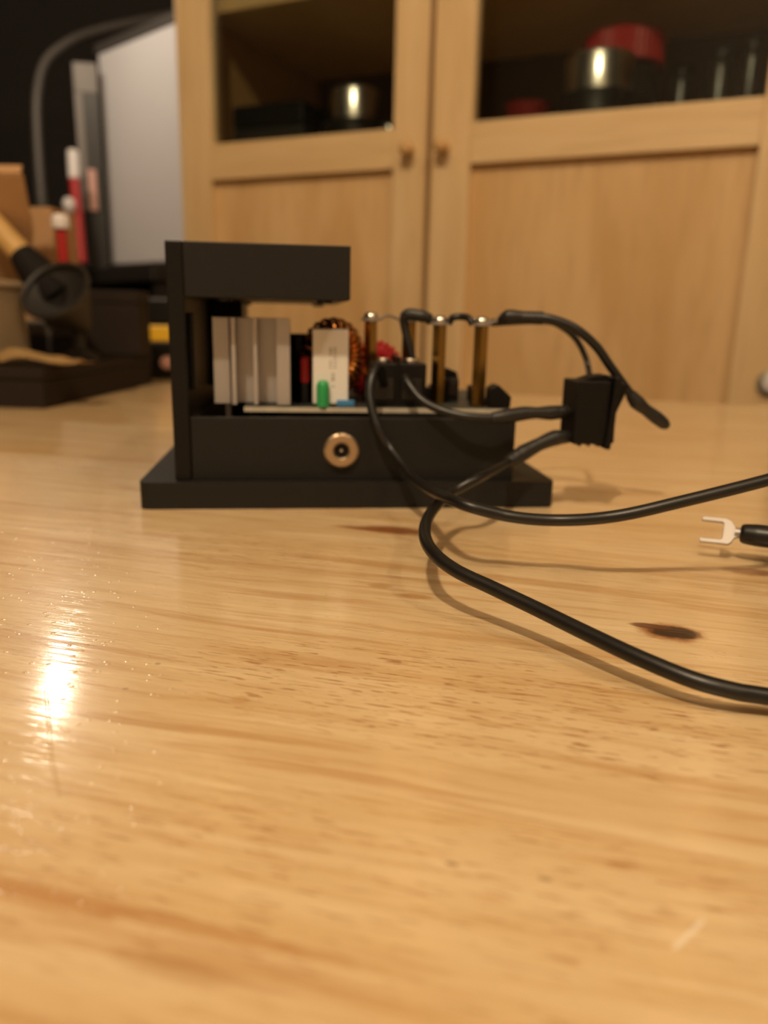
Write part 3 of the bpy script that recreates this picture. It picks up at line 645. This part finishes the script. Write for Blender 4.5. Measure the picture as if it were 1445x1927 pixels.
# ================================================================== CABLES
WR = .00135
def cable(name, label, pts, rad=WR, parts=(), sheath='sheath'):
    base = Vector(pts[len(pts)//2]); e = empty(name, base, 0, label, 'cable')
    MB().tube([p-base for p in spline(pts, 10)], rad, 14).build(sheath, M['rubber'], e)
    for nm, pp, rr_, m_ in parts:
        if isinstance(rr_, (list, tuple)): a_, b_ = spline(pp, 8, list(rr_))
        else: a_, b_ = spline(pp, 8), rr_
        MB().tube([p-base for p in a_], b_, 14).build(nm, m_, e)
    return e
D = dvp
# B: long cable from the terminal block to the right edge
pB = [dw(72.6, 14.5, 35.5), D(712, 690, 10), D(701, 706, 6), D(696, 748, 3), D(709, 800, 0), D(741, 853, -3), D(786, 905, -18), at(850, 941, .175), at(950, 970, .171), at(1050, 979, .170), at(1160, 971, .166), at(1290, 942, .164), at(1445, 903, .163), at(1600, 860, .165), at(1750, 870, .165), at(1900, 1000, .162)]
cable('long_power_cable', 'black cable curving from the board front past the enclosure to the right edge', pB)
# C: board to switch
pC = [dw(81.2, 14.5, 35.5), D(762, 712, 8), D(790, 750, 3), D(830, 772, 0), D(880, 784, -3), D(940, 787, -4)]
cable('switch_lead', 'black lead from the board to the upper terminal of the rocker switch', pC, WR*.95,
      (('heat_shrink', [D(925, 787, -4), D(950, 784, -4), D(985, 778, -3), D(1010, 777, -3), D(1035, 777, -2), D(1068, 774, -1)], [.0016, .0022, .0021, .0017, .0022, .0019], M['shrink']),))
# A: switch lower terminal -> loop -> foreground right
pA = [D(1000, 842, -4), D(960, 868, -7), at(905, 897, .203), at(850, 927, .199), at(812, 963, .183), at(799, 1000, .166), at(812, 1036, .153), at(855, 1072, .146), at(930, 1108, .140), at(1010, 1146, .134), at(1100, 1190, .127), at(1200, 1237, .120), at(1300, 1278, .1150), at(1380, 1300, .1130), at(1445, 1311, .1125)]
e_ = pA[-1]; pA += [Vector((e_.x+.02, e_.y-.003, .0016)), Vector((e_.x+.06, e_.y-.004, .0016))]
for p in pA: p.z = max(p.z, WR+.0003)
cable('looped_power_cable', 'black cable looping from the switch towards the lower right foreground', pA, WR,
      (('heat_shrink', [D(1074, 822, -2), D(1045, 824, -3), D(1015, 836, -4), D(985, 852, -5), D(952, 872, -7.5)], [.0017, .0024, .0020, .0024, .0017], M['shrink']),))
# lead from the right brass post, arching down to a taped end
pE = [D(1000, 598, 10), D(1035, 600, 8), D(1080, 617, 6), D(1120, 650, 5), D(1150, 692, 4), D(1185, 740, 3), D(1200, 758, 3)]
cable('arched_lead', 'black lead arching over the switch to a taped free end', pE, WR,
      (('lug', [dw(X4+R4, 17, 54.4), D(935, 604, 14), D(950, 602, 12)], .0006, M['tin']),
       ('heat_shrink', [D(938, 605, 14), D(955, 596, 12), D(985, 597, 11), D(1022, 599, 9)], [.0008, .0021, .0018, .0020], M['shrink']),
       ('taped_end', [D(1186, 741, 3), D(1198, 757, 3), D(1215, 771, 3), D(1235, 786, 3), D(1250, 798, 3), D(1257, 803, 3)], [.0016, .0023, .0018, .0021, .0018, .0009], M['shrink'])))
pD = [D(1010, 604, 24), D(1045, 609, 26), D(1080, 634, 28), D(1100, 668, 28), D(1108, 700, 24), D(1110, 728, 8)]
cable('thin_rear_lead', 'thin black lead dropping behind the rocker switch', pD, WR*.72,
      (('sleeve', [dw(X4+R4+2.2, 24, 54.8), D(985, 604, 23), D(1014, 604, 24)], .0012, M['shrink']),))
# jumper between posts, and the lug lead going down into the board
pJ = [dw(X3+R3*1.2, 23.6, 54.5), D(852, 598, 22), D(868, 596, 21), D(882, 599, 19), dw(X4-R4*1.2, 17.5, 54.5)]
cable('short_jumper', 'short black jumper between the two right brass posts', pJ, .0011)
pG = [dw(X3-R3*1.2, 24, 54.7), D(800, 597, 24), D(775, 594, 25), D(760, 598, 26), D(762, 620, 26), D(770, 650, 25), D(778, 690, 24), D(780, 715, 22)]
cable('bent_lead', 'black lead bent down from a brass post into the terminal block', pG, .0013,
      (('sleeve', [D(812, 600, 24), D(795, 595, 24), D(768, 592, 25.5), D(759, 600, 26)], [.0012, .0019, .0019, .0015], M['shrink']),
       ('lower_sleeve', [D(775, 676, 24.5), D(779, 700, 24), D(780, 716, 22)], .0019, M['shrink'])))
# fork terminal at the right edge
f0 = at(1321, 975, .192); f1 = at(1318, 1017, .189); fj = at(1388, 1003, .187); fs_ = at(1445, 1010, .184)
fk = empty('fork_terminal_cable', fs_, 0, 'black sleeved cable ending in a silver fork terminal at the right edge', 'cable')
mid = (f0+f1)/2; ax = (fj-mid).normalized(); wd = (f1-f0); wd = (wd-ax*wd.dot(ax)); hw_ = wd.length/2; wd.normalize(); nn = ax.cross(wd)
LK = (fj-mid).length; fm = Matrix((( *ax, 0), (*wd, 0), (*nn, 0), (0, 0, 0, 1))).transposed(); fm.translation = mid-fs_
pw = .0008; hw_ += pw*.5
pts = [(0, -hw_), (LK*.66, -hw_), (LK*.80, -hw_*.86), (LK*.93, -.0014), (LK*1.05, -.0012), (LK*1.05, .0012), (LK*.93, .0016), (LK*.86, hw_*.80), (LK*.78, hw_), (0, hw_), (-.0002, hw_-pw*1.3), (LK*.56, hw_-pw*1.4), (LK*.60, hw_-pw*1.9), (LK*.60, -hw_+pw*1.9), (LK*.56, -hw_+pw*1.4), (-.0002, -hw_+pw*1.3)]
MB().prism(pts, -.0004, .0004, fm, .00012).build('fork', M['tin'], fk)
sd = (fs_-fj).normalized()
MB().tube([fj-fs_-sd*.0006, fj-fs_+sd*.002], .0013, 16).build('barrel', M['tin'], fk)
a_, r_ = spline([fj-fs_+sd*.0006, fj-fs_+sd*.0014, fj-fs_+sd*.004, Vector((0, 0, 0)), sd*.006, sd*.012], 6, [.0018, .0024, .0027, .0027, .0026, .0022])
MB().tube(a_, r_, 18).build('sleeve', M['rubber'], fk)
MB().tube(spline([sd*.010, sd*.03+Vector((0, 0, .001)), sd*.06+Vector((0, -.006, -.003)), sd*.10+Vector((0, -.02, -.0075))], 8), WR, 12).build('sheath', M['rubber'], fk)
